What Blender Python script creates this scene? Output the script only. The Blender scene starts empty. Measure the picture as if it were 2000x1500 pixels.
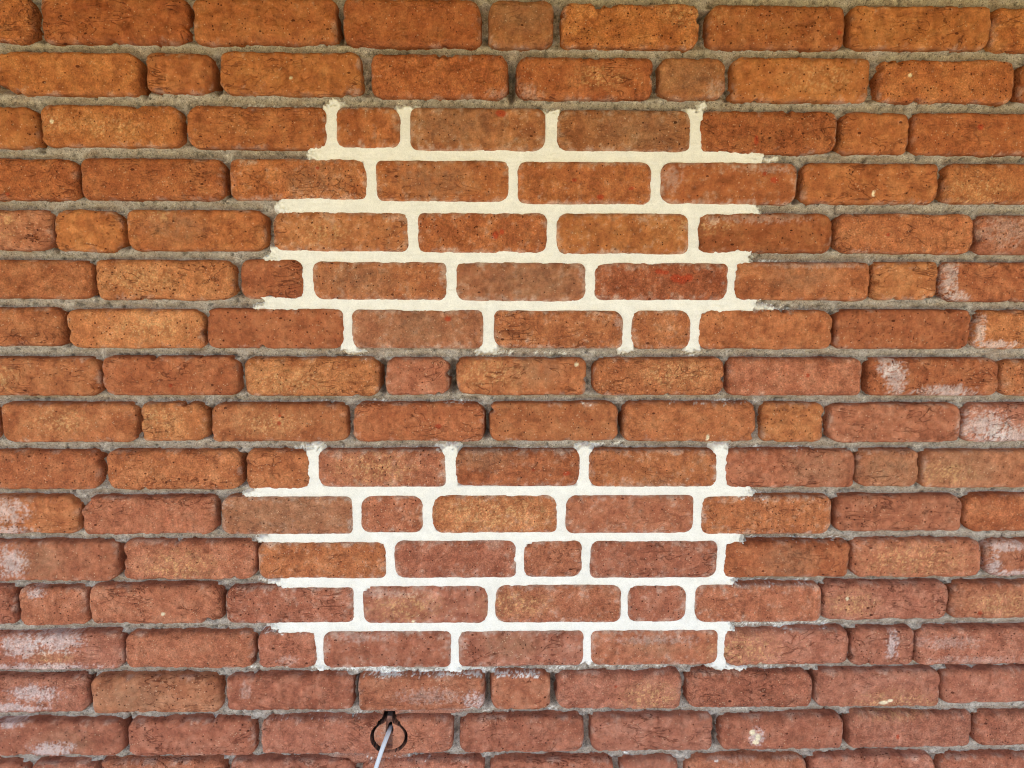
import bpy, math, random
import numpy as np
from mathutils import Matrix, Vector

# ---------------------------------------------------------------- camera
F_PX = 1444.0                                   # focal length in photograph pixels (26 mm equivalent)
PITCH, YAW, ROLL = map(math.radians, (-6.80676, 1.16415, -0.19614))
def _rot(p, y, r):
    cx, sx = math.cos(p), math.sin(p); cy, sy = math.cos(y), math.sin(y); cr, sr = math.cos(r), math.sin(r)
    Rz = np.array([[cr, -sr, 0], [sr, cr, 0], [0, 0, 1]])
    Rx = np.array([[1, 0, 0], [0, cx, -sx], [0, sx, cx]])
    Ry = np.array([[cy, 0, sy], [0, 1, 0], [-sy, 0, cy]])
    return Ry @ Rx @ Rz                          # columns: right, down, forward (x right, y down, z into the wall)
RC = _rot(PITCH, YAW, ROLL)
CAM_D = 1.16                                     # metres from the brick faces
CAM_Z = 1.52
def wall(px, py, depth=0.0):
    """survey point of the photograph -> metres on the wall (x, z); depth = metres behind the brick faces"""
    px = np.asarray(px, float); py = np.asarray(py, float)
    d = np.stack([(px-1000)/F_PX, (py-750)/F_PX, np.ones_like(px)], -1) @ RC.T
    t = (CAM_D+depth)/d[..., 2]
    return d[..., 0]*t, CAM_Z-d[..., 1]*t

scene = bpy.context.scene
cam_data = bpy.data.cameras.new('camera')
cam = bpy.data.objects.new('camera', cam_data)
scene.collection.objects.link(cam); scene.camera = cam
cam_data.sensor_width = 36; cam_data.lens = 36*F_PX/2000; cam_data.clip_end = 500; cam_data.clip_start = .02
c = lambda v: Vector((v[0], v[2], -v[1]))
right, down, fwd = c(RC[:, 0]), c(RC[:, 1]), c(RC[:, 2])
M = Matrix((right, -down, -fwd)).transposed().to_4x4()
M.translation = Vector((0, -CAM_D, CAM_Z))
cam.matrix_world = M

# ---------------------------------------------------------------- world, sun, exposure
SUN_EL, SUN_AZ = math.radians(52), math.radians(200)   # azimuth: 180 = straight out from the wall
world = bpy.data.worlds.new('World'); scene.world = world; world.use_nodes = True
wn = world.node_tree.nodes; sky = wn.new('ShaderNodeTexSky'); sky.sky_type = 'NISHITA'
sky.sun_disc = False; sky.sun_elevation = SUN_EL; sky.sun_rotation = SUN_AZ
world.node_tree.links.new(sky.outputs[0], wn['Background'].inputs[0]); wn['Background'].inputs[1].default_value = 0.15
sl = bpy.data.lights.new('sun', 'SUN'); sl.energy = 5.0; sl.angle = math.radians(.5); sl.color = (1, .93, .82)
sun = bpy.data.objects.new('sun', sl); scene.collection.objects.link(sun)
sdir = Vector((math.sin(SUN_AZ)*math.cos(SUN_EL), math.cos(SUN_AZ)*math.cos(SUN_EL), math.sin(SUN_EL)))
sun.rotation_euler = sdir.to_track_quat('Z', 'Y').to_euler(); sun.location = (0, -6, 8)
vs = scene.view_settings; vs.view_transform = 'Standard'; vs.look = 'None'; vs.gamma = 1
vs.exposure = 1.47
scene.cycles.filter_width = 1.1

# ---------------------------------------------------------------- helpers
COL = scene.collection
def link(o, parent=None):
    COL.objects.link(o)
    if parent: o.parent = parent
    return o
def tag(o, **k):
    for a, v in k.items(): o[a] = v
    return o
def np_mesh(name, V, Q, mat, parent=None, attrs=None, smooth=True):
    me = bpy.data.meshes.new(name)
    me.vertices.add(len(V)); me.vertices.foreach_set('co', np.ascontiguousarray(V, np.float32).ravel())
    n = len(Q); me.loops.add(n*4); me.loops.foreach_set('vertex_index', np.ascontiguousarray(Q, np.int32).ravel())
    me.polygons.add(n); me.polygons.foreach_set('loop_start', np.arange(0, n*4, 4, dtype=np.int32))
    me.polygons.foreach_set('loop_total', np.full(n, 4, np.int32))
    me.polygons.foreach_set('use_smooth', np.full(n, smooth, bool))
    me.update(calc_edges=True)
    for a, arr in (attrs or {}).items():
        at = me.attributes.new(a, 'FLOAT_COLOR', 'POINT')
        c4 = np.ones((len(V), 4), np.float32); c4[:, :3] = arr
        at.data.foreach_set('color', c4.ravel())
    me.materials.append(mat)
    return link(bpy.data.objects.new(name, me), parent)
def grid_quads(nx, nz, base=0):
    i, j = np.meshgrid(np.arange(nx-1), np.arange(nz-1), indexing='ij')
    a = (i*nz+j).ravel()+base
    return np.stack([a, a+nz, a+nz+1, a+1], -1)     # x columns, z rows upward: normal towards -y
# gradient noise
_rs = np.random.RandomState(7)
_P = _rs.permutation(4096); _G = _rs.rand(4096)*2*np.pi
def noise(x, z, scale, seed=0):
    x = x/scale+seed*17.31; z = z/scale+seed*9.77
    xi = np.floor(x).astype(np.int64); zi = np.floor(z).astype(np.int64); fx = x-xi; fz = z-zi
    def g(a, b):
        h = _G[_P[(_P[(a+seed*131) & 4095]+b) & 4095]]
        return np.cos(h)*(x-a)+np.sin(h)*(z-b)
    u = fx*fx*fx*(fx*(fx*6-15)+10); v = fz*fz*fz*(fz*(fz*6-15)+10)
    return 1.5*((g(xi, zi)*(1-u)+g(xi+1, zi)*u)*(1-v)+(g(xi, zi+1)*(1-u)+g(xi+1, zi+1)*u)*v)
def fbm(x, z, scale, seed=0, oct=3, gain=.55):
    s = 0; a = 1
    for k in range(oct): s = s+a*noise(x, z, scale/2**k, seed+k*3); a *= gain
    return s
def sstep(a, b, t):
    t = np.clip((t-a)/(b-a), 0, 1); return t*t*(3-2*t)
def ell(X, Z, px, py, rx, ry, k=.5):
    """soft elliptical mask on the wall given in survey units"""
    cx, cz = wall(px, py); sx = abs(wall(px+rx, py)[0]-cx); sz = abs(wall(px, py+ry)[1]-cz)
    r = np.sqrt(((X-cx)/sx)**2+((Z-cz)/sz)**2)
    return 1-sstep(1-k, 1+k, r)

# ---------------------------------------------------------------- materials
def new_mat(name):
    m = bpy.data.materials.new(name); m.use_nodes = True
    nt = m.node_tree; b = nt.nodes['Principled BSDF']
    b.inputs['Specular IOR Level'].default_value = .25
    return m, nt, nt.nodes, nt.links, b
def tex(nt, kind, scale, coord, **kw):
    n = nt.nodes.new(kind); n.inputs['Scale'].default_value = scale
    nt.links.new(coord, n.inputs['Vector'])
    for k, v in kw.items(): n.inputs[k].default_value = v
    return n
def ramp(nt, src, stops):
    r = nt.nodes.new('ShaderNodeValToRGB'); e = r.color_ramp.elements
    while len(e) < len(stops): e.new(.5)
    for el, (p, c) in zip(e, stops):
        el.position = p; el.color = (c, c, c, 1) if not isinstance(c, tuple) else c+(1,)
    nt.links.new(src, r.inputs[0]); return r.outputs[0]
def mixc(nt, mode, fac, a, b):
    m = nt.nodes.new('ShaderNodeMix'); m.data_type = 'RGBA'; m.blend_type = mode
    for s, v in ((m.inputs[0], fac), (m.inputs[6], a), (m.inputs[7], b)):
        if isinstance(v, (int, float)): s.default_value = v
        elif isinstance(v, tuple): s.default_value = v+(1,)
        else: nt.links.new(v, s)
    return m.outputs[2]
def bump(nt, h, strength, dist, prev=None):
    b = nt.nodes.new('ShaderNodeBump'); b.inputs['Strength'].default_value = strength
    b.inputs['Distance'].default_value = dist; nt.links.new(h, b.inputs['Height'])
    if prev: nt.links.new(prev, b.inputs['Normal'])
    return b.outputs[0]

def mat_brick():
    m, nt, N, L, b = new_mat('fired_clay')
    co = N.new('ShaderNodeTexCoord').outputs['Object']
    at = N.new('ShaderNodeAttribute'); at.attribute_name = 'Col'
    pa = N.new('ShaderNodeAttribute'); pa.attribute_name = 'Par'
    par = N.new('ShaderNodeSeparateColor'); L.new(pa.outputs['Color'], par.inputs[0])
    fine = tex(nt, 'ShaderNodeTexNoise', 420, co, Detail=3, Roughness=.7)
    mid = tex(nt, 'ShaderNodeTexNoise', 75, co, Detail=5, Roughness=.72)
    c1 = mixc(nt, 'MULTIPLY', par.outputs[2], at.outputs['Color'], ramp(nt, fine.outputs['Fac'], [(.3, .52), (.5, 1.0), (.7, 1.55)]))
    c1 = mixc(nt, 'MULTIPLY', 1, c1, ramp(nt, mid.outputs['Fac'], [(.28, .60), (.5, 1.0), (.72, 1.32)]))
    # torn clay: fine curved creases that come in patches
    mp = N.new('ShaderNodeMapping'); mp.inputs['Scale'].default_value = (.42, 1, 1); mp.inputs['Rotation'].default_value = (0, .25, 0); L.new(co, mp.inputs[0])
    cn = tex(nt, 'ShaderNodeTexNoise', 48, mp.outputs[0], Detail=2, Roughness=.5, Distortion=1.6)
    ab = N.new('ShaderNodeMath'); ab.operation = 'SUBTRACT'; ab.inputs[1].default_value = .5; L.new(cn.outputs['Fac'], ab.inputs[0])
    ab2 = N.new('ShaderNodeMath'); ab2.operation = 'ABSOLUTE'; L.new(ab.outputs[0], ab2.inputs[0])
    line = ramp(nt, ab2.outputs[0], [(.0, 1.), (.03, 0.)])
    msk = ramp(nt, tex(nt, 'ShaderNodeTexNoise', 17, co, Detail=3, Roughness=.6).outputs['Fac'], [(.45, 0.), (.56, 1.)])
    lm = N.new('ShaderNodeMath'); lm.operation = 'MULTIPLY'; L.new(line, lm.inputs[0]); L.new(msk, lm.inputs[1])
    lq = N.new('ShaderNodeMath'); lq.operation = 'MULTIPLY'; L.new(lm.outputs[0], lq.inputs[0]); L.new(par.outputs[0], lq.inputs[1]); lm = lq
    c1 = mixc(nt, 'MIX', lm.outputs[0], c1, mixc(nt, 'MULTIPLY', 1, c1, (.42, .33, .30)))
    # sand pits: sparse dark specks
    v = tex(nt, 'ShaderNodeTexVoronoi', 230, co, Randomness=1)
    sp = N.new('ShaderNodeSeparateColor'); L.new(v.outputs['Color'], sp.inputs[0])
    sz = N.new('ShaderNodeMath'); sz.operation = 'MULTIPLY_ADD'; sz.inputs[1].default_value = .42; sz.inputs[2].default_value = -.13
    pb = N.new('ShaderNodeMath'); pb.operation = 'MULTIPLY_ADD'; pb.inputs[1].default_value = .12; pb.inputs[2].default_value = -.14; L.new(par.outputs[1], pb.inputs[0]); L.new(pb.outputs[0], sz.inputs[2])
    pw = N.new('ShaderNodeMath'); pw.operation = 'POWER'; pw.inputs[1].default_value = 3.2
    L.new(sp.outputs[0], pw.inputs[0]); L.new(pw.outputs[0], sz.inputs[0])
    lt = N.new('ShaderNodeMath'); lt.operation = 'SUBTRACT'; L.new(sz.outputs[0], lt.inputs[0]); L.new(v.outputs['Distance'], lt.inputs[1])
    pit = ramp(nt, lt.outputs[0], [(.0, 0.), (.06, 1.)])
    c1 = mixc(nt, 'MIX', pit, c1, mixc(nt, 'MULTIPLY', 1, c1, (.28, .2, .17)))
    # fewer, larger oblong pits
    mp2 = N.new('ShaderNodeMapping'); mp2.inputs['Scale'].default_value = (.7, 1, 1.1); mp2.inputs['Rotation'].default_value = (0, .9, 0); L.new(co, mp2.inputs[0])
    v3 = tex(nt, 'ShaderNodeTexVoronoi', 85, mp2.outputs[0], Randomness=1); sp3 = N.new('ShaderNodeSeparateColor'); L.new(v3.outputs['Color'], sp3.inputs[0])
    q3 = ramp(nt, sp3.outputs[2], [(.80, 0.), (1., .2)]); l3 = N.new('ShaderNodeMath'); l3.operation = 'SUBTRACT'; L.new(q3, l3.inputs[0]); L.new(v3.outputs['Distance'], l3.inputs[1])
    pit3 = ramp(nt, l3.outputs[0], [(.0, 0.), (.03, 1.)])
    c1 = mixc(nt, 'MIX', pit3, c1, mixc(nt, 'MULTIPLY', 1, c1, (.30, .22, .19)))
    # pale grains
    v2 = tex(nt, 'ShaderNodeTexVoronoi', 330, co, Randomness=1)
    sp2 = N.new('ShaderNodeSeparateColor'); L.new(v2.outputs['Color'], sp2.inputs[0])
    gt = N.new('ShaderNodeMath'); gt.operation = 'GREATER_THAN'; gt.inputs[1].default_value = .955; L.new(sp2.outputs[1], gt.inputs[0])
    d2 = ramp(nt, v2.outputs['Distance'], [(.18, 1.), (.4, 0.)])
    gm = N.new('ShaderNodeMath'); gm.operation = 'MULTIPLY'; L.new(gt.outputs[0], gm.inputs[0]); L.new(d2, gm.inputs[1])
    g2 = N.new('ShaderNodeMath'); g2.operation = 'MULTIPLY'; g2.inputs[1].default_value = .55; L.new(gm.outputs[0], g2.inputs[0])
    c1 = mixc(nt, 'MIX', g2.outputs[0], c1, (.66, .46, .30))
    L.new(c1, b.inputs['Base Color']); b.inputs['Roughness'].default_value = .93
    n0 = bump(nt, mid.outputs['Fac'], .8, .0042)
    lv = N.new('ShaderNodeMath'); lv.operation = 'SUBTRACT'; lv.inputs[0].default_value = 1; L.new(lm.outputs[0], lv.inputs[1])
    n1 = bump(nt, lv.outputs[0], .6, .0016, n0)
    n2 = bump(nt, fine.outputs['Fac'], .6, .0012, n1)
    inv = N.new('ShaderNodeMath'); inv.operation = 'SUBTRACT'; inv.inputs[0].default_value = 1; L.new(pit, inv.inputs[1])
    L.new(bump(nt, inv.outputs[0], .7, .0015, n2), b.inputs['Normal'])
    return m
def mat_mortar(name, lo, hi, bs, gsc=520):
    m, nt, N, L, b = new_mat(name)
    co = N.new('ShaderNodeTexCoord').outputs['Object']
    at = N.new('ShaderNodeAttribute'); at.attribute_name = 'Col'
    fine = tex(nt, 'ShaderNodeTexNoise', gsc, co, Detail=3, Roughness=.75)
    mid = tex(nt, 'ShaderNodeTexNoise', 110, co, Detail=4, Roughness=.7)
    c1 = mixc(nt, 'MULTIPLY', 1, at.outputs['Color'], ramp(nt, fine.outputs['Fac'], [(.3, lo), (.5, 1.0), (.7, hi)]))
    c1 = mixc(nt, 'MULTIPLY', 1, c1, ramp(nt, mid.outputs['Fac'], [(.3, (1+lo)/2), (.7, (1+hi)/2)]))
    if name == 'grey_mortar':
        v = tex(nt, 'ShaderNodeTexVoronoi', 680, co, Randomness=1); sp = N.new('ShaderNodeSeparateColor'); L.new(v.outputs['Color'], sp.inputs[0])
        c1 = mixc(nt, 'MULTIPLY', 1, c1, ramp(nt, sp.outputs[0], [(.0, .5), (.07, .55), (.12, 1.), (.9, 1.), (.96, 1.35)]))
    L.new(c1, b.inputs['Base Color']); b.inputs['Roughness'].default_value = .95
    n1 = bump(nt, mid.outputs['Fac'], bs, .002)
    L.new(bump(nt, fine.outputs['Fac'], bs, .001, n1), b.inputs['Normal'])
    return m
def mat_plain(name, c1, c2, scale, rough=.8, stretch=(1, 1, 1), bs=.3, bd=.003):
    m, nt, N, L, b = new_mat(name)
    co = N.new('ShaderNodeTexCoord').outputs['Object']
    mp = N.new('ShaderNodeMapping'); mp.inputs['Scale'].default_value = stretch; L.new(co, mp.inputs[0])
    n = tex(nt, 'ShaderNodeTexNoise', scale, mp.outputs[0], Detail=5, Roughness=.6)
    L.new(ramp(nt, n.outputs['Fac'], [(.3, c1), (.7, c2)]), b.inputs['Base Color'])
    b.inputs['Roughness'].default_value = rough
    L.new(bump(nt, n.outputs['Fac'], bs, bd), b.inputs['Normal'])
    return m

# ---------------------------------------------------------------- survey of the wall (photograph units, x0 x1 ytop ybottom)
ROWS=[
[(-230,60,-12,80),(75,362,-10,83),(375,655,-8,84),(668,939,-5,89),(954,1082,-2,92),(1097,1367,5,93),(1384,1653,7,94),(1664,1938,10,95),(1944,2210,13,101)],
[(-8,268,100,184),(281,410,101,180),(427,704,100,184),(723,991,103,191),(1009,1277,109,193),(1290,1419,111,193),(1434,1702,110,198),(1721,1985,115,199),(1996,2260,119,202)],
[(-210,68,205,289),(75,350,203,286),(363,637,206,290),(654,782,207,290),(800,1066,209,295),(1087,1350,213,296),(1367,1638,215,299),(1646,1780,217,301),(1788,2060,220,302)],
[(-130,147,307,390),(154,433,307,390),(447,716,309,390),(732,996,311,395),(1010,1273,315,399),(1290,1558,316,399),(1570,1836,317,398),(1847,2115,318,398)],
[(-180,97,409,488),(102,234,410,491),(245,516,409,490),(531,798,412,492),(814,1070,414,495),(1087,1346,416,496),(1363,1628,416,494),(1637,1905,417,495),(1914,2180,420,498)],
[(-95,176,507,584),(184,454,507,586),(468,592,506,584),(609,873,510,587),(890,1145,512,589),(1161,1424,513,587),(1436,1701,512,587),(1708,1833,511,586),(1842,2110,512,589)],
[(-155,119,601,677),(129,396,604,681),(403,670,603,681),(686,944,605,681),(964,1218,606,681),(1233,1351,606,682),(1366,1628,606,682),(1635,1898,605,682),(1908,2180,608,682)],
[(-80,190,698,774),(197,463,697,773),(476,739,699,775),(753,877,699,773),(891,1146,700,773),(1160,1415,700,773),(1424,1686,700,774),(1698,1954,700,774),(1961,2220,702,774)],
[(-275,-12,788,864),(0,262,788,865),(274,401,788,864),(410,677,789,864),(689,945,788,863),(957,1208,787,862),(1219,1478,787,864),(1491,1611,788,865),(1623,1879,790,865),(1885,2140,789,864)],
[(-80,192,881,958),(205,468,881,958),(478,604,881,957),(620,871,880,953),(886,1135,880,952),(1150,1402,880,952),(1418,1672,880,954),(1677,1798,880,952),(1806,2062,881,954)],
[(-115,150,971,1045),(157,418,972,1045),(431,688,971,1045),(704,826,969,1042),(843,1090,968,1043),(1105,1356,968,1043),(1371,1626,970,1045),(1636,1883,969,1040),(1891,2140,968,1040)],
[(-40,226,1060,1137),(237,495,1059,1135),(503,755,1060,1133),(769,1009,1057,1131),(1022,1138,1057,1130),(1152,1403,1057,1132),(1415,1663,1059,1130),(1670,1920,1055,1130),(1930,2180,1058,1127)],
[(-240,28,1148,1223),(36,165,1149,1223),(171,430,1146,1221),(439,692,1149,1220),(707,954,1146,1221),(967,1214,1144,1218),(1226,1342,1145,1217),(1358,1606,1144,1217),(1611,1856,1141,1213),(1861,2105,1141,1210)],
[(-25,236,1239,1311),(241,494,1239,1308),(502,617,1237,1306),(630,881,1235,1306),(894,1141,1234,1304),(1154,1404,1233,1301),(1416,1659,1233,1301),(1665,1787,1230,1301),(1794,2040,1229,1301)],
[(-98,168,1325,1395),(175,428,1325,1396),(440,688,1322,1391),(699,946,1322,1390),(959,1075,1318,1389),(1088,1332,1318,1388),(1343,1589,1316,1385),(1597,1839,1312,1383),(1848,2090,1310,1377)],
[(-25,237,1412,1479),(248,495,1410,1479),(508,884,1407,1476),(898,1141,1404,1472),(1155,1393,1403,1470),(1409,1650,1402,1468),(1661,1903,1397,1464),(1910,2155,1396,1460)],
[(-200,48,1494,1562),(60,185,1493,1560),(193,437,1490,1560),(450,692,1488,1560),(706,946,1487,1558),(958,1198,1487,1556),(1212,1325,1486,1555),(1342,1577,1484,1552),(1583,1828,1480,1550),(1841,2090,1478,1546)],
]

# look of each surveyed brick, light gradient painted in (upper rows warmer, lower pinker): o orange, m medium, r red, R deep red, g greyish, y speckled, p pale pink
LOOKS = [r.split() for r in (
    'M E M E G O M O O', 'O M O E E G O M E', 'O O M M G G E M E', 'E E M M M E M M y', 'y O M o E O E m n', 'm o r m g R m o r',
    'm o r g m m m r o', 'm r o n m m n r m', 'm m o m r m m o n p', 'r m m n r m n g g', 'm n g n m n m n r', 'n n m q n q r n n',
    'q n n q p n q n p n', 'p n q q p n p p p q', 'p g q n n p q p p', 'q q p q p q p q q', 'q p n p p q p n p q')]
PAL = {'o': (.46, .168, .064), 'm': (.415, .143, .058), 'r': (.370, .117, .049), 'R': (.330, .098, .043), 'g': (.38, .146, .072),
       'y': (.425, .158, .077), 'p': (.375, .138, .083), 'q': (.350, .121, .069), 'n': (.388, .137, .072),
       'G': (.365, .140, .056), 'O': (.45, .157, .051), 'M': (.41, .136, .047), 'E': (.370, .114, .040)}  # top-row tones: extra saturation paints the warm upper light into the clay
GREY = [(875, 240, 85, 32), (1250, 248, 75, 38), (850, 350, 70, 34), (1040, 548, 80, 32), (700, 545, 70, 30), (815, 640, 45, 32),
        (1050, 725, 45, 25), (1540, 1095, 48, 32), (1600, 915, 60, 34), (1740, 918, 50, 30), (1880, 915, 60, 34), (1000, 1262, 50, 24),
        (260, 1362, 60, 28), (1020, 30, 55, 30), (1350, 150, 50, 26), (125, 1452, 48, 22), (80, 1098, 45, 28), (560, 1005, 110, 34),
        (340, 445, 60, 30), (940, 895, 60, 22), (1280, 1262, 50, 20), (620, 350, 60, 30), (1290, 955, 40, 20), (1560, 540, 60, 26)]
YELL = [(105, 240, 30, 18), (215, 250, 60, 20), (312, 418, 26, 14), (12, 430, 20, 28), (1910, 372, 65, 30), (630, 455, 50, 22), (960, 730, 60, 26),
        (6, 735, 26, 26), (965, 1005, 110, 34), (350, 1105, 66, 26), (1450, 1270, 64, 28), (1745, 1378, 70, 26), (1665, 1180, 40, 22),
        (1960, 1180, 60, 22), (100, 1286, 38, 18), (1005, 1180, 60, 22), (790, 1185, 60, 26), (300, 640, 80, 26), (560, 745, 70, 22),
        (730, 915, 70, 28), (1790, 1095, 90, 28), (1170, 150, 50, 20), (1600, 150, 60, 26), (280, 545, 60, 26), (520, 825, 60, 22), (310, 820, 40, 28),
        (1360, 440, 60, 18), (1350, 20, 60, 30), (1270, 1360, 50, 24), (1320, 730, 60, 26), (1850, 925, 50, 20), (120, 825, 60, 22)]
EFFL = [(1856, 545, 15, 36), (1868, 578, 22, 10), (1918, 645, 9, 26), (1950, 674, 46, 8), (1736, 712, 22, 20), (1750, 740, 20, 30), (1850, 766, 56, 13),
        (1925, 835, 44, 34), (1975, 850, 50, 20), (1965, 1068, 44, 9), (1942, 1108, 14, 22), (1985, 1122, 40, 8), (8, 998, 44, 22), (18, 1036, 44, 9), (20, 1100, 28, 30),
        (110, 1252, 48, 22), (40, 1262, 44, 20), (80, 1305, 110, 9), (66, 1356, 48, 16), (20, 1383, 70, 8), (18, 1415, 26, 7), (100, 1465, 40, 14),
        (930, 1368, 22, 16), (70, 1158, 16, 10), (1742, 1258, 12, 26), (1478, 1440, 14, 15)]
FAINT = [(1400, 175, 22, 18), (975, 183, 26, 9), (1030, 178, 16, 14), (690, 180, 16, 10), (1480, 426, 90, 10), (1310, 345, 20, 26), (775, 424, 24, 8), (1600, 517, 110, 7),
         (1690, 190, 14, 8), (865, 530, 9, 24), (1140, 530, 9, 26), (1210, 625, 9, 20), (900, 1255, 12, 18), (700, 1245, 60, 8), (1280, 1250, 80, 8), (1390, 430, 12, 12),
         (560, 1290, 24, 8), (840, 1360, 60, 14), (750, 1160, 60, 8), (930, 510, 30, 6), (1500, 330, 60, 8), (480, 1350, 10, 16), (1900, 1290, 80, 8), (1850, 1255, 60, 12), (1970, 450, 50, 30)]
DEEP = [(700, 1358, 6, 25), (955, 1358, 6, 25), (1081, 1358, 6, 25), (272, 150, 6, 30), (70, 255, 6, 30), (1000, 158, 6, 32), (1642, 262, 6, 22), (1563, 370, 6, 20), (99, 470, 6, 20),
        (1704, 548, 6, 22), (745, 738, 6, 30), (884, 738, 6, 30), (178, 555, 6, 22), (122, 645, 6, 28), (1632, 640, 5, 26), (1592, 1350, 5, 25), (172, 1350, 5, 25), (243, 1440, 5, 28),
        (1630, 1012, 5, 22), (1887, 1010, 6, 20), (1666, 1095, 4, 22), (1608, 1178, 4, 26), (32, 1190, 5, 22), (1400, 1440, 5, 26), (404, 828, 5, 22), (238, 455, 5, 24), (1657, 1440, 5, 22),
        (660, 45, 5, 24), (1374, 40, 4, 20), (1190, 830, 4, 16), (1213, 828, 5, 22), (948, 830, 5, 22), (1482, 820, 5, 22), (1910, 460, 5, 22), (417, 150, 6, 26), (150, 350, 5, 22), (438, 350, 5, 22),
        (500, 1095, 5, 24), (230, 1100, 5, 24), (1803, 925, 5, 24), (1674, 920, 4, 20), (470, 915, 4, 20), (1790, 1265, 5, 20), (1661, 1265, 4, 20)]
CLAY = [(978, 221, 10, 7), (1477, 274, 4, 10), (1512, 352, 8, 6), (1494, 339, 4, 4), (968, 459, 6, 8), (980, 453, 5, 5), (1287, 530, 8, 5), (1300, 532, 7, 4),
        (1320, 544, 10, 8), (1333, 547, 10, 8), (1345, 542, 8, 8), (875, 623, 7, 5), (856, 833, 6, 5), (1107, 925, 7, 4), (1042, 917, 3, 3), (620, 328, 4, 3),
        (15, 379, 4, 3), (1640, 63, 5, 4), (1122, 352, 4, 3), (1233, 368, 5, 3), (1173, 385, 7, 6), (1578, 733, 4, 4), (1914, 1198, 4, 4), (1754, 1440, 3, 5),
        (545, 826, 4, 4), (546, 812, 3, 3), (333, 753, 4, 4), (1203, 1342, 3, 3), (1916, 248, 6, 5), (1735, 458, 4, 4)]
CREAM = [(1706, 378, 3, 6), (568, 152, 3, 3), (1778, 147, 4, 4), (319, 1199, 4, 3), (1725, 1372, 9, 4), (1738, 1368, 5, 3), (1485, 1298, 4, 3), (1126, 712, 4, 4),
         (1382, 855, 3, 6), (1470, 1432, 5, 5), (1480, 1440, 5, 6), (1476, 1450, 6, 4), (101, 238, 4, 4), (1655, 1170, 3, 4), (807, 1214, 3, 3)]
# white powder left on joints and ledges: x0 x1 y half-height strength
DUST = [(400, 625, 203, 4, .6), (650, 780, 208, 4, .4), (690, 712, 687, 5, .9), (955, 1012, 690, 6, .7), (1030, 1130, 692, 5, .55), (1320, 1385, 693, 5, .6), (660, 730, 703, 4, .3),
        (540, 680, 786, 4, .4), (700, 770, 785, 4, .6), (860, 930, 786, 4, .7), (1130, 1165, 789, 5, .7), (1400, 1440, 785, 6, .7), (1300, 1480, 787, 4, .4),
        (560, 625, 877, 7, .7), (840, 890, 877, 7, .9), (1120, 1230, 872, 7, .8), (1385, 1440, 872, 7, .8), (1440, 1670, 877, 4, .5), (640, 860, 877, 4, .4), (900, 1120, 878, 4, .4),
        (470, 540, 964, 6, .8), (1440, 1500, 972, 5, .5), (1440, 1660, 1057, 4, .5), (490, 600, 1141, 7, .8), (1420, 1600, 1141, 6, .6), (500, 620, 1232, 7, .8), (1420, 1640, 1226, 8, .8),
        (470, 640, 1312, 5, .6), (630, 760, 1312, 9, 1.0), (700, 960, 1318, 8, .9), (950, 1060, 1320, 6, .8), (1060, 1140, 1312, 6, .6), (1130, 1345, 1310, 7, .6), (1390, 1600, 1310, 5, .5), (880, 905, 1312, 7, .9),
        (935, 965, 1398, 6, .9), (1070, 1100, 1396, 6, .8), (680, 712, 1403, 7, .8), (1320, 1350, 1398, 6, .6), (700, 860, 1484, 5, .35), (1390, 1410, 1487, 6, .6), (1210, 1250, 1482, 5, .5),
        (500, 690, 1407, 5, .3), (1030, 1100, 388+405, 3, .0), (1440, 1560, 604, 5, .6), (1480, 1540, 509, 4, .6), (430, 700, 310, 3, .3), (1430, 1600, 413, 3, .4)]
# chips out of brick edges: x y radius
CHIPS = [(165, 985, 20), (150, 975, 14), (404, 1218, 14), (422, 1222, 14), (1688, 1305, 9), (1696, 1303, 9), (1498, 800, 10), (1495, 815, 8), (1640, 1062, 9), (1580, 1072, 6), (1700, 1062, 10),
         (30, 183, 12), (3, 185, 22), (856, 106, 7), (873, 107, 6), (720, 1155, 9), (712, 1150, 8), (1030, 1062, 11), (1008, 1094, 6), (1415, 740, 7), (1170, 3, 14), (1190, 2, 12),
         (1950, 300, 6), (72, 460, 9), (185, 755, 8), (1712, 552, 8), (193, 905, 9), (940, -4, 12), (1419, 190, 12), (450, 1325, 6), (1760, 118, 8), (1740, 116, 8), (630, 289, 5), (586, 398, 5), (1400, 502, 4)]

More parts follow.
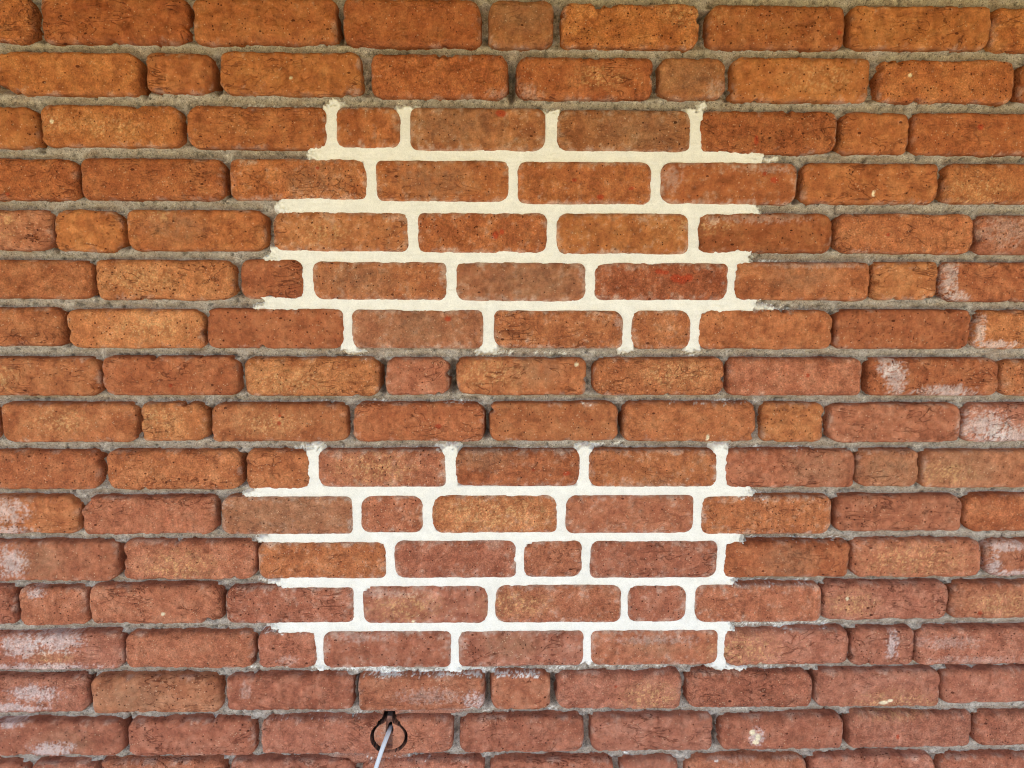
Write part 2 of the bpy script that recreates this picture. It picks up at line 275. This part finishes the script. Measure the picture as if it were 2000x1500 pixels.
def make_bricks():
    out = []
    xs = []; pitch_rows = []
    for r, row in enumerate(ROWS):
        zc = []
        for k, (x0, x1, y0, y1) in enumerate(row):
            xm, ym = (x0+x1)/2, (y0+y1)/2
            xa, _ = wall(x0, ym); xb, _ = wall(x1, ym); _, zt = wall(xm, y0); _, zb = wall(xm, y1)
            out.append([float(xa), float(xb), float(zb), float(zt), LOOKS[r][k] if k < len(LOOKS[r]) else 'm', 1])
            zc.append((zb+zt)/2)
        pitch_rows.append((float(np.mean(zc)), min(b[0] for b in out[-len(row):]), max(b[1] for b in out[-len(row):])))
    P = (pitch_rows[0][0]-pitch_rows[-1][0])/(len(ROWS)-1)
    W, Hd, J = .2055, .0985, .0115
    H = .0605
    rnd = random.Random(3)
    def fill(z, a, b, sgn):                       # plain running bond outside the surveyed part
        x = a
        while (x < b if sgn > 0 else x > b):
            w = Hd if rnd.random() < .16 else W+rnd.uniform(-.004, .004)
            x0, x1 = (x, x+w) if sgn > 0 else (x-w, x)
            out.append([x0, x1, z-H/2+rnd.uniform(-.001, .001), z+H/2+rnd.uniform(-.001, .001), rnd.choice('o m r g n p'.split()), 0])
            x += sgn*(w+J)
    for z, a, b in pitch_rows:
        fill(z, b+J, XMAX, 1); fill(z, a-J, -XMAX, -1)
    z = pitch_rows[0][0]+P
    while z < WALL_TOP-.03: fill(z, -XMAX+rnd.uniform(-.1, .0), XMAX, 1); z += P
    z = pitch_rows[-1][0]-P
    while z > .04: fill(z, -XMAX+rnd.uniform(-.1, .0), XMAX, 1); z -= P
    return out
XMAX = 1.9
WALL_TOP = 2.03

# drilled cable hole
HX, HY = 759.6, 1440.0
def onion(X, Z, rx, ry, neck_top, neck_w):
    """signed value < 0 inside the drilled outline (metres, roughly)"""
    cx, cz = wall(HX, HY); u = .00082
    r = (np.sqrt(((X-cx)/(rx*u))**2+((Z-cz)/(ry*u))**2)-1)*rx*u
    _, zt = wall(HX, neck_top); t = np.clip((zt-Z)/(14*u), 0, 1.3)
    hw = (neck_w+9*t**2)*u
    nk = np.maximum(np.abs(X-cx)-hw, np.maximum(Z-zt, cz-Z))
    return np.minimum(r, nk)

def colour_patches(X, Z, C, dep):
    n1 = fbm(X+dep, Z+dep, .004, 40, 2); n2 = fbm(X+dep, Z+dep, .012, 41, 3)
    streak = noise(X+dep, (Z+dep)*.3, .006, 45)
    for p in GREY:
        m = (ell(X, Z, *p, k=.6)*np.clip(.75+n2*.5, 0, 1))[:, None]*.5
        C = C*(1-m)+np.array((.295, .155, .088))*m
    for p in YELL:
        m = ell(X, Z, *p, k=.7)
        s = (sstep(.05, .55, n1+.5*n2+.4*streak)*m*.6)[:, None]
        C = C*(1-s)+np.array((.66, .38, .17))*s
        s = (m*.12)[:, None]; C = C*(1-s)+np.array((.55, .28, .13))*s
    for p in EFFL:
        m = ell(X, Z, *p, k=.85)
        s = (sstep(.25, .95, m*.95+.55*n1+.3*n2+.3*streak)*sstep(0, .4, m)*.50)[:, None]
        C = C*(1-s)+np.array((.70, .62, .60))*s
    for p in FAINT:
        m = ell(X, Z, *p, k=.9)
        s = (sstep(.2, 1., m*.9+.6*n1+.3*n2+.3*streak)*sstep(0, .4, m)*.28)[:, None]
        C = C*(1-s)+np.array((.62, .50, .44))*s
    Xw = X+.0008*n1; Zw = Z+.0008*n2
    for p in CLAY:
        s = (ell(Xw, Zw, *p, k=.25)*.85)[:, None]; C = C*(1-s)+np.array((.38, .052, .018))*s
    for p in CREAM:
        s = ell(Xw, Zw, *p, k=.25)[:, None]*.9; C = C*(1-s)+np.array((.82, .70, .48))*s
    return C
def dust_mask(X, Z, dep):
    n = fbm(X+dep*.7, Z+dep, .0045, 60, 3); n2 = fbm(X, Z, .03, 66, 2); s = np.zeros(len(X))
    for x0, x1, y, h, k in DUST:
        xa, za = wall(x0, y); xb, zb = wall(x1, y); u = .00082*h
        zc = za+(zb-za)*(X-xa)/(xb-xa)
        m = np.exp(-((Z-zc)/u)**2)*sstep(xa-.004, xa+.012, X)*(1-sstep(xb-.012, xb+.004, X))
        s = np.maximum(s, m*k)
    return sstep(.55, .8, s*.95+.5*n+.25*n2)*(s > .08)

def build_brickwork(bricks, mat, root):
    Vs, Qs, Cs, Ps = [], [], [], []; base = 0
    rnd = np.random.RandomState(11)
    for bi, (x0, x1, z0, z1, look, hi) in enumerate(bricks):
        cable = hi and abs(z0-wall(700, 1476)[1]) < .01 and (x1-x0) > .27
        step = .00065 if cable else (.0017 if hi else .0048)
        a, b = (x1-x0)/2, (z1-z0)/2; cx, cz = (x0+x1)/2, (z0+z1)/2
        rx_ = rnd.uniform(.0045, .0085) if hi else .007
        back = .055; fx = rnd.uniform(1.0, 2.3) if hi and not .25 < (cx+.9)/1.8 < .75 else rnd.uniform(.9, 1.5); draft = .0025
        # profile of the outer rings: inset, depth
        prof = [(0., back)]+([(draft*t, back+(rx_*1.15-back)*t) for t in (.35, .55, .7, .85)] if hi else [(draft*.5, back*.5)])+[(draft, rx_*1.15)]
        K = 5 if hi else 3
        for k in range(1, K+1):
            t = k/K*math.pi/2; prof.append((draft+rx_*1.25*(1-math.cos(t)), rx_*1.15*(1-math.sin(t))))
        pi = np.array([p[0] for p in prof])-draft; pd = np.array([p[1] for p in prof]); nr = len(prof)
        a += .0; i_end = pi[-1]
        nxf = max(6, int((2*a-2*i_end)/step)); nzf = max(5, int((2*b-2*i_end)/step))
        px_ = pi*fx; X1 = np.concatenate([-a+px_, np.linspace(-a+px_[-1], a-px_[-1], nxf+2)[1:-1], (a-px_)[::-1]])
        Z1 = np.concatenate([-b+pi, np.linspace(-b+i_end, b-i_end, nzf+2)[1:-1], (b-pi)[::-1]])
        nx, nz = len(X1), len(Z1)
        X, Z = np.meshgrid(X1, Z1, indexing='ij')
        ii, jj = np.meshgrid(np.arange(nx), np.arange(nz), indexing='ij')
        k = np.minimum(np.minimum(ii, nx-1-ii), np.minimum(jj, nz-1-jj))
        dep = np.where(k < nr, pd[np.minimum(k, nr-1)], 0.)
        # rounded corners, each with its own radius
        rad = rnd.uniform(.010, .021, 4)
        for q, (sx, sz) in enumerate(((1, 1), (1, -1), (-1, 1), (-1, -1))):
            r = rad[q]; m = (X*sx > a-r) & (Z*sz > b-r)
            qx = np.where(m, X*sx-(a-r), 1.); qz = np.where(m, Z*sz-(b-r), 1.)
            f = np.maximum(qx, qz)/np.sqrt(qx*qx+qz*qz+1e-12)
            X = np.where(m, sx*(a-r+qx*f), X); Z = np.where(m, sz*(b-r+qz*f), Z)
        tilt = rnd.normal(0, .0022); X, Z = X-Z*tilt, Z+X*tilt
        X = X.ravel()+cx; Z = Z.ravel()+cz; dep = dep.ravel(); k = k.ravel()
        edge = np.exp(-np.maximum(0, np.minimum(a-np.abs(X-cx), b-np.abs(Z-cz)))/.007)
        sd = 100+bi*7
        # ragged outline
        A = 1.0 if hi else .8; irr = rnd.uniform(.4, 1.7)
        gr = hi and any(x0 < wall(gx1, gy1)[0] and x1 > wall(gx0, gy0)[0] and z0 < wall(gx0, gy0)[1] and z1 > wall(gx1, gy1)[1] for gx0, gy0, gx1, gy1 in ((660, 200, 1350, 688), (640, 875, 1400, 1310)))
        if gr: irr *= .45
        dx = (fbm(X, Z, .030, sd, 2)*.0009+fbm(X, Z, .008, sd+1, 3)*.0005)*edge*A*irr
        dz = (fbm(X, Z, .045, sd+2, 2)*.0011+fbm(X, Z, .009, sd+3, 3)*.00042)*edge*A*irr
        # tumbled face: broad bow, lumps, creases, spalled arrises
        face = (dep < .012)
        rough = rnd.uniform(.5, 1.4)
        ang = rnd.uniform(-.6, .6); U = X*math.cos(ang)+Z*math.sin(ang); Wv = -X*math.sin(ang)+Z*math.cos(ang)
        wv = noise(X, Z, .03, sd+8)*.012
        crease = np.clip(1-np.abs(noise(U*.4, Wv+wv, .012, sd+5))*7, 0, 1)**1.5*sstep(.0, .45, noise(X, Z, .05, sd+6))
        low = noise(X, Z, .07, sd+9)*.0016+fbm(X, Z, .02, sd+10, 4, .6)*.0009*rough
        spall = sstep(.15, .6, fbm(X, Z, .018, sd+12, 3)+.75*edge-.35)*edge*(.0010 if gr else .0030)
        step_ = sstep(.28, .36, fbm(X, Z, .05, sd+14, 3))*.0011*rough
        d = low+crease*.0016*rough+spall+step_
        dep = dep+np.where(face, d, d*.3)
        own = []
        for _ in range(rnd.randint(0, 1 if gr else 4) if hi else 0):
            side = rnd.randint(4); t = rnd.uniform(-1, 1)
            own.append(((cx+(a+.001)*(1, -1, t, t)[side], cz+(b+.001)*(t, t, 1, -1)[side]), rnd.uniform(.003, .0085)))
        for hc, R in [(wall(px, py), pr*.00082) for px, py, pr in (CHIPS if hi else ())]+own:
            hx, hz = hc
            if hx < x0-R or hx > x1+R or hz < z0-R or hz > z1+R: continue
            r = np.sqrt((X-hx)**2+(Z-hz)**2)+.0012*noise(X, Z, .006, 3)
            m = np.clip(1-r/R, 0, 1)
            vx, vz = (cx-hx)/a, (cz-hz)/b; vx, vz = (vx if abs(vx) > .8 else 0), (vz if abs(vz) > .7 else 0); vn = math.hypot(vx, vz)+1e-6; ux, uz = vx/vn, vz/vn
            dx = dx+ux*sstep(0, 1, m)*R*.7; dz = dz+uz*sstep(0, 1, m)*R*.7; dep = dep+sstep(0, .7, m)*.005*(dep < .010)
        X = X+dx; Z = Z+dz
        # colour of the clay, row-wise light tint included
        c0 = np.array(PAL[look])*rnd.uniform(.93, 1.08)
        n = fbm(X, Z, .028, sd+20, 4, .6); n2 = fbm(X, Z, .010, sd+21, 3, .65); n3 = noise(X, Z, .09, sd+22)
        C = np.repeat(c0[None], len(X), 0)
        light = c0*np.array((1.22, 1.48, 1.62)); dark = c0*np.array((.68, .56, .54))
        s = (sstep(.05, .75, n+.35*n2+.3*n3)*.45)[:, None]; C = C*(1-s)+light*s
        s = (sstep(.0, .65, -n+.45*n2-.2*n3)*.5)[:, None]; C = C*(1-s)+dark*s
        s = (sstep(.28, .40, fbm(X, Z, .04, sd+24, 4, .5))*rnd.choice([0, .5, .85]))[:, None]; C = C*(1-s)+C*np.array((.78, .70, .66))*s
        s = (sstep(.22, .34, fbm(X, Z, .05, sd+27, 4, .5))*rnd.choice([0, .4, .8]))[:, None]; C = C*(1-s)+C*np.array((1.16, 1.24, 1.30))*s
        s = (crease*.5)[:, None]; C = C*(1-s)+C*.6*s
        # drag marks of the mould
        s = noise(X, Z*.12, .0045, sd+30)*sstep(.0, .4, noise(X, Z, .05, sd+31))*rnd.uniform(0, .32)
        C = C*(1+s)[:, None]
        # pale scuffed arrises
        s = (sstep(.35, .9, edge+.5*n2-.1)*sstep(-.1, .5, noise(X, Z, .03, sd+26))*.42*face)[:, None]
        C = C*(1-s)+np.array((.60, .42, .33))*s
        if gr:
            s = (sstep(.2, 1.1, edge*.8+.5*n2+.35*n)*.34*face)[:, None]; C = C*(1-s)+np.array((.62, .50, .42))*s
        if hi:
            C = colour_patches(X, Z, C, dep)
            s = (dust_mask(X, Z, dep)*(1-sstep(.010, .020, dep))*.85)[:, None]; C = C*(1-s)+np.array((.80, .79, .77))*s
        if cable:
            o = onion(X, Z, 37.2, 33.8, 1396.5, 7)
            dep = dep+sstep(.0006, -.0006, o)*.0 + (1-sstep(-.0001, .0002, o))*.085
            # plastered with clay slip either side of the hole
            cxh, _ = wall(HX, HY); s = np.exp(-((X-cxh-.03)/.05)**2)[:, None]*.6
            C = C*(1-s)+np.array((.42, .155, .085))*s
            s = (o < .0007)[:, None]*1.; C = C*(1-s)+np.array((.035, .024, .022))*s      # near-black painted in so the gap looks deeply shaded
        Vs.append(np.stack([X, dep, Z], -1)); Qs.append(grid_quads(nx, nz, base)); Cs.append(C); Ps.append(np.repeat(np.array((rnd.choice([0., .25, .6, 1.], p=[.15, .25, .25, .35]), rnd.uniform(-.3, 1), rnd.uniform(.25, .85)))[None], len(X), 0)); base += len(X)
    return np_mesh('brickwork', np.concatenate(Vs), np.concatenate(Qs), mat, root, {'Col': np.concatenate(Cs), 'Par': np.concatenate(Ps)})

def rect_masks(bricks, X, Z):
    """nearest brick outline distance, and whether the point lies between two bricks of one course"""
    d = np.full(X.shape, 1.); low = np.full(X.shape, 1.); inrow = np.zeros(X.shape)
    for x0, x1, z0, z1, _, hi in bricks:
        i0, i1 = np.searchsorted(X[:, 0], (x0-.03, x1+.03)); j0, j1 = np.searchsorted(Z[0], (z0-.03, z1+.03))
        if i0 >= i1 or j0 >= j1: continue
        x = X[i0:i1, j0:j1]; z = Z[i0:i1, j0:j1]; r = .01
        qx = np.abs(x-(x0+x1)/2)-(x1-x0)/2+r; qz = np.abs(z-(z0+z1)/2)-(z1-z0)/2+r
        s = np.hypot(np.maximum(qx, 0), np.maximum(qz, 0))+np.minimum(np.maximum(qx, qz), 0)-r
        d[i0:i1, j0:j1] = np.minimum(d[i0:i1, j0:j1], s)
        lo_ = np.where(z > z1-.002, np.abs(z-z1)+1.3*np.maximum(0, np.maximum(x0+.006-x, x-x1+.006)), 1.); low[i0:i1, j0:j1] = np.minimum(low[i0:i1, j0:j1], lo_)
        iz = 1-sstep(-.012, -.001, np.abs(z-(z0+z1)/2)-(z1-z0)/2)
        inrow[i0:i1, j0:j1] = np.maximum(inrow[i0:i1, j0:j1], iz)
    return d, inrow, low

def build_mortar(bricks, mat, root):
    sp = .0021
    xv0, xv1 = wall(-120, 750)[0], wall(2150, 750)[0]; zv0, zv1 = wall(1000, 1580)[1], wall(1000, -80)[1]
    xs = np.concatenate([np.arange(-XMAX-.2, xv0, .006), np.arange(xv0, xv1, sp), np.arange(xv1, XMAX+.2, .006)])
    zs = np.concatenate([np.arange(0, zv0, .006), np.arange(zv0, zv1, sp), np.arange(zv1, WALL_TOP, .006)])
    X, Z = np.meshgrid(xs, zs, indexing='ij'); d, inrow, low = rect_masks(bricks, X, Z)
    x, z = X.ravel(), Z.ravel(); d = d.ravel(); inrow = inrow.ravel(); low = low.ravel()
    n = fbm(x, z*1.0, .03, 70, 4); ns = noise(x*.12, z, .0045, 72); nb = fbm(x, z, .007, 73, 3); nl = noise(x, z, .12, 74)
    dep = .0165+.0035*n+.0012*ns+.0012*nb+.002*nl
    dep += inrow*(.008+.008*np.clip(fbm(x, z, .02, 76, 2), 0, 1))
    dep += (1-sstep(.001, .013, low))*.0065*(.7+.5*nl)
    # smeared up against the bricks
    for p in DEEP: dep += ell(x, z, *p, k=.6)*.022
    dep -= (1-sstep(0, .005, d))*sstep(.004, .012, low)*(.0032+.003*noise(x, z, .02, 75))*(1-inrow*.6)
    # low trowel ridge along the bed joints
    dep -= (1-inrow)*.0016*np.clip(noise(x*.2, z, .006, 77), 0, 1)
    hx, hz = wall(HX, HY)
    # clay coloured filler around the drilled hole
    fil = np.zeros(len(x))
    for p in ((772, 1478, 24, 15), (700, 1490, 60, 13), (740, 1486, 46, 12), (762, 1397, 24, 9), (850, 1396, 60, 7)):
        fil = np.maximum(fil, ell(x, z, *p, k=.5))
    dep = dep*(1-fil*.7)+fil*.7*.006-fil*.001*(1+.5*nb)
    dep = np.where(onion(x, z, 36, 33, 1397, 7) < .003, .095, dep)
    C = np.repeat(np.array((.43, .372, .325))[None], len(x), 0)*(1+.16*n+.10*ns+.14*nb)[:, None]
    s = (sstep(-.1, .7, inrow*.5+.6*n+.6*(1-sstep(.001, .010, low)))*.5)[:, None]; C = C*(1-s)+np.array((.22, .135, .09))*s      # clay wash in the perpends, browner low in the bed joints too
    s = (sstep(.35, .9, nb+.5*ns)*.4)[:, None]; C = C*(1-s)+np.array((.52, .48, .41))*s
    hole = sstep(.45, .85, fbm(x, z, .010, 78, 3)+.2*inrow); dep += hole*.005; C = C*(1-.45*hole)[:, None]
    s = fil[:, None]*.9; C = C*(1-s)+np.array((.36, .13, .075))*s
    s = (dust_mask(x, z, dep)*.9)[:, None]; C = C*(1-s)+np.array((.80, .79, .77))*s
    return np_mesh('grey_mortar', np.stack([x, dep, z], -1), grid_quads(len(xs), len(zs)), mat, root, {'Col': C})

def build_grout(bands, perps, crumbs, mat, root, label, seed):
    """white pointing: bed joint bands (x0, x1, y at x0, y at x1, height) and perpends (x, y0, y1, width)"""
    R = []
    for x0, x1, ya, yb, h in bands:
        xa, za = wall(x0, ya); xb, zb = wall(x1, yb); R.append((xa, xb, za, zb, h*.00082/2+.005, 1))
    for xc, y0, y1, w in perps:
        xa, zt = wall(xc, y0); _, zb = wall(xc, y1); u = w*.00082/2+.006
        R.append((xa-u, xa+u, (zt+zb)/2, (zt+zb)/2, (zt-zb)/2, 0))
    ax0 = min(r[0] for r in R)-.02; ax1 = max(r[1] for r in R)+.03
    az0 = min(min(r[2], r[3])-r[4] for r in R)-.015; az1 = max(max(r[2], r[3])+r[4] for r in R)+.015
    sp = .0013
    xs = np.arange(ax0, ax1, sp); zs = np.arange(az0, az1, sp); X, Z = np.meshgrid(xs, zs, indexing='ij')
    nn = fbm(X, Z, .010, seed, 4, .6)*.0028
    sdm = np.full(X.shape, 1.); endm = np.full(X.shape, -1.)
    for xa, xb, za, zb, hh, bed in R:
        zc = za+(zb-za)*(X-xa)/(xb-xa) if bed else za
        qx = np.maximum(xa-X, X-xb); qz = np.abs(Z-zc)-hh
        if bed: qx = qx+nn*2.6+noise(X, Z, .012, seed+31)*.006          # ragged ends
        else: qz = qz+nn*1.6; qx = qx+nn*.1
        q_ = np.maximum(qx, qz); endm = np.where(q_ < sdm, qx if bed else -1., endm); sdm = np.minimum(sdm, q_)
    lump = np.zeros(X.shape)
    for px, py, rx, ry in crumbs:
        hx, hz = wall(px, py); e = (np.sqrt(((X-hx)/rx)**2+((Z-hz)/ry)**2)-.00082)*min(rx, ry)
        e = e+fbm(X, Z, .004, seed+41, 3)*.0022+nn*.4
        sdm = np.minimum(sdm, e); lump = np.maximum(lump, np.clip(-e/.002, 0, 1)*(.5+.5*noise(X, Z, .004, seed+43)))
    inside = sdm
    crumb = np.exp(-np.clip(-endm, 0, 1)/.010)
    dep = 0.0050+fbm(X, Z, .03, seed+5, 2)*.0009+noise(X*.15, Z, .004, seed+7)*.0004+fbm(X, Z, .005, seed+6, 3)*(.0002+.0022*crumb)
    dep = dep-lump*.0025
    dep = dep+np.clip(inside+.0005, 0, 1)*3.0
    # a few crumbs fallen out of the ends
    keep = dep < .044
    q = grid_quads(len(xs), len(zs)); k = keep.ravel(); q = q[k[q].any(1)]
    used = np.unique(q); rm = np.zeros(X.size, int); rm[used] = np.arange(len(used))
    x = X.ravel()[used]; z = Z.ravel()[used]; dd = np.minimum(dep.ravel()[used], .052)
    C = np.repeat(np.array((.86, .835, .785))[None], len(x), 0)*(1+.04*fbm(x, z, .03, seed+9, 3))[:, None]
    o = np_mesh('white_pointing', np.stack([x, dd, z], -1), rm[q], mat, root, {'Col': C})
    o['label'] = label
    return o

def build_plug(mat, root):
    cx, cz = wall(HX, HY); u = .00082; n = 180
    t = np.linspace(-1, 1, n); X, Z = np.meshgrid(cx+t*.031, cz+.004+t*.034, indexing='ij'); x, z = X.ravel(), Z.ravel()
    o = onion(x, z, 31.8, 29.2, 1404.5, 4.5)
    dep = .0022+fbm(x, z, .012, 5, 3)*.0006
    xl, xr = wall(753.5, 1440)[0], wall(766, 1440)[0]
    dep += np.where(x < xl, (xl-x)*.05+.001+.0008*np.abs(noise(x, z, .004, 8)), 0)
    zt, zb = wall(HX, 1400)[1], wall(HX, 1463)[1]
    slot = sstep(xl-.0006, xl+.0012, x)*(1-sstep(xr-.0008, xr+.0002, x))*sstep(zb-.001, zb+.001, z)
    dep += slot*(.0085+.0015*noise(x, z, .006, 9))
    h = ell(x, z, 762, 1427, 5.5, 9, .15); dep += h*.022
    dep = np.where(o > 0, dep+np.clip(o, 0, 1)*220, dep); dep = np.minimum(dep, .06)
    q = grid_quads(n, n); q = q[(o < .0007)[q].all(1)]
    C = np.repeat(np.array((.42, .17, .10))[None], len(x), 0)*(1+.2*fbm(x, z, .01, 12, 3))[:, None]
    s = ((x < xl)*sstep(-.2, .5, fbm(x, z, .009, 14, 3))*.5)[:, None]; C = C*(1-s)+np.array((.40, .27, .21))*s
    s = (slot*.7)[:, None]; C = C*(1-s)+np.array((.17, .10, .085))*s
    s = ((o > -.0002) | (h > .3))[:, None]*1.; C = C*(1-s)+np.array((.035, .024, .022))*s  # plug edge and small hole painted near-black to stand in for shade
    return np_mesh('drilled_plug', np.stack([x, dep, z], -1), q, mat, root, {'Col': C, 'Par': np.full((len(x), 3), .3)})

def tube(name, pts, r, mat, parent=None, seg=20):
    P = [Vector(p) for p in pts]; V = []; Fc = []
    for i, p in enumerate(P):
        t = (P[min(i+1, len(P)-1)]-P[max(i-1, 0)]).normalized(); s = t.cross(Vector((0, 1, 0))).normalized(); w = s.cross(t)
        V += [p+(s*math.cos(2*math.pi*k/seg)+w*math.sin(2*math.pi*k/seg))*r for k in range(seg)]
    for i in range(len(P)-1):
        for k in range(seg): Fc.append((i*seg+k, i*seg+(k+1) % seg, (i+1)*seg+(k+1) % seg, (i+1)*seg+k))
    Fc += [tuple(range(seg))[::-1], tuple((len(P)-1)*seg+k for k in range(seg))]
    me = bpy.data.meshes.new(name); me.from_pydata([tuple(v) for v in V], [], Fc)
    me.polygons.foreach_set('use_smooth', [True]*len(me.polygons)); me.materials.append(mat)
    return link(bpy.data.objects.new(name, me), parent)
def box(name, lo, hi, mat, parent=None, bevel=0):
    me = bpy.data.meshes.new(name)
    v = [(x, y, z) for x in (lo[0], hi[0]) for y in (lo[1], hi[1]) for z in (lo[2], hi[2])]
    me.from_pydata(v, [], [(0, 1, 3, 2), (4, 6, 7, 5), (0, 4, 5, 1), (2, 3, 7, 6), (0, 2, 6, 4), (1, 5, 7, 3)])
    me.materials.append(mat); return link(bpy.data.objects.new(name, me), parent)

# ---------------------------------------------------------------- unseen surroundings, added and tinted to shape the light
ground_m = mat_plain('warm_bounce_ground', (.38, .315, .13), (.44, .365, .16), 3, .9)  # unseen ground, tint chosen to bounce warm light onto the wall
floor_m = mat_plain('cool_bounce_floor', (.09, .11, .17), (.11, .13, .20), 6, .7)
ceil_m = mat_plain('added_ceiling_warm', (.26, .18, .03), (.30, .21, .04), 9, .6, (1, 14, 1))
ADDED_ROOF_Y, ADDED_ROOF_Z = -1.5, 2.03  # added roof edge and height, placed to hold back sky light
g = box('ground', (-60, -60, -.30), (60, 60, -.004), ground_m); tag(g, kind='structure')
fl = box('added_bounce_floor', (-3.2, -2.3, -.15), (3.2, .10, .0), floor_m); tag(fl, kind='structure')  # unseen floor, added for cool bounce on the lower wall
ce = box('added_light_ceiling', (-3.2, ADDED_ROOF_Y, ADDED_ROOF_Z+.001), (3.2, .30, ADDED_ROOF_Z+.14), ceil_m); tag(ce, kind='structure')  # unseen ceiling, added to block sky and warm the upper wall

# ---------------------------------------------------------------- the brick wall
clay = mat_brick()
grey_m = mat_mortar('grey_mortar', .62, 1.35, .8)
white_m = mat_mortar('white_mortar', .85, 1.08, .6, 650)
wall_root = link(bpy.data.objects.new('brick_wall', None)); wall_root.location = (0, 0, 0)
tag(wall_root, kind='thing', label='weathered orange and red brick wall with grey mortar and two areas of fresh white pointing', category='wall')
BR = make_bricks()
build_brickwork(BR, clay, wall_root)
build_mortar(BR, grey_m, wall_root)
up_b = [(606, 1492, 297, 307, 17), (545, 1482, 400, 407, 20), (530, 1466, 499, 504, 20), (512, 1480, 594, 597, 18)]
up_p = [(646, 205, 300, 17), (791, 208, 300, 19), (1076, 215, 300, 20), (1359, 214, 300, 17),
        (724, 300, 400, 16), (1003, 300, 400, 14), (1282, 300, 400, 18), (806, 400, 500, 16), (1078, 400, 500, 17), (1354, 400, 500, 17),
        (601, 500, 595, 17), (881, 500, 595, 17), (1153, 500, 595, 16), (1430, 500, 595, 12),
        (678, 596, 685, 16), (954, 596, 686, 20), (1225, 596, 684, 15), (1358, 596, 683, 15)]
lo_b = [(492, 1466, 965, 962, 15), (518, 1448, 1052, 1052, 15), (548, 1434, 1140, 1138, 15), (535, 1428, 1228, 1224, 14)]
lo_p = [(612, 876, 960, 16), (878, 877, 960, 15), (1143, 877, 960, 15), (1410, 876, 960, 16),
        (696, 965, 1050, 16), (834, 965, 1050, 17), (1097, 965, 1050, 15), (1363, 965, 1050, 15),
        (762, 1052, 1140, 14), (1015, 1052, 1140, 13), (1145, 1052, 1140, 14), (1409, 1052, 1140, 12),
        (700, 1140, 1228, 15), (960, 1140, 1228, 13), (1220, 1140, 1226, 12), (1350, 1140, 1226, 16),
        (624, 1228, 1304, 13), (888, 1228, 1309, 13), (1148, 1226, 1299, 13), (1410, 1226, 1308, 13)]
up_c = [(543, 404, 9, 8), (553, 408, 8, 5), (518, 506, 6, 5), (530, 503, 8, 6), (504, 601, 8, 4), (520, 597, 10, 7), (1478, 311, 8, 4), (1506, 310, 7, 3), (1517, 309, 5, 3), (1476, 410, 8, 4),
        (1488, 600, 11, 4), (1506, 602, 9, 3), (1521, 602, 6, 2), (1375, 204, 6, 6), (1370, 211, 4, 5), (1354, 215, 7, 3), (650, 197, 8, 5), (661, 200, 5, 3), (641, 204, 5, 3), (792, 209, 9, 3),
        (690, 686, 9, 4), (950, 686, 10, 4), (1222, 684, 7, 4), (1352, 684, 5, 4), (612, 304, 8, 5)]
lo_c = [(480, 969, 6, 4), (492, 966, 8, 6), (509, 1056, 7, 5), (520, 1052, 8, 6), (545, 1142, 8, 5), (530, 1140, 5, 3), (535, 1230, 6, 5), (616, 873, 7, 5), (880, 875, 9, 5), (1142, 875, 7, 4),
        (1410, 874, 9, 5), (1464, 966, 7, 3), (1440, 1056, 7, 3), (1430, 1140, 7, 4), (888, 1311, 16, 5), (626, 1310, 8, 4), (1408, 1307, 8, 5), (1430, 1308, 12, 3), (1450, 1310, 6, 3), (1395, 1303, 6, 3), (950, 1402, 6, 4)]
build_grout(up_b, up_p, up_c, white_m, wall_root, 'cream white pointing in the upper trial area', 300)
build_grout(lo_b, lo_p, lo_c, white_m, wall_root, 'white pointing in the lower trial area', 400)
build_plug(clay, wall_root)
o = box('backing', (-XMAX-.15, .10, 0), (XMAX+.15, .25, WALL_TOP-.002), grey_m, wall_root)
at = o.data.attributes.new('Col', 'FLOAT_COLOR', 'POINT'); at.data.foreach_set('color', [.35, .3, .25, 1]*8)

# ---------------------------------------------------------------- cable
cab_m = mat_plain('pale_grey_cable_sheath', (.58, .62, .69), (.62, .66, .73), 40, .42, (1, 1, .3), .05, .0005)
pts = []
for i in range(28):
    t = i/27; dp = .022-.052*(1-math.exp(-3.2*t))
    px, pz = wall(764.0-31*t-1.2*math.sin(t*3.1), 1418+86*t, dp); pts.append((float(px), dp, float(pz)))
# it swings on downward below the picture
x, y, z = pts[-1]
for i in range(1, 40):
    t = i/39; pts.append((x-.03*(1-math.exp(-3*t)), y-.02*math.sin(t*2), z-.9*t-.0*t))
cb = tube('cable', pts, .0036, cab_m)
tag(cb, label='pale grey cable coming out of the drilled round hole and hanging down', category='cable')
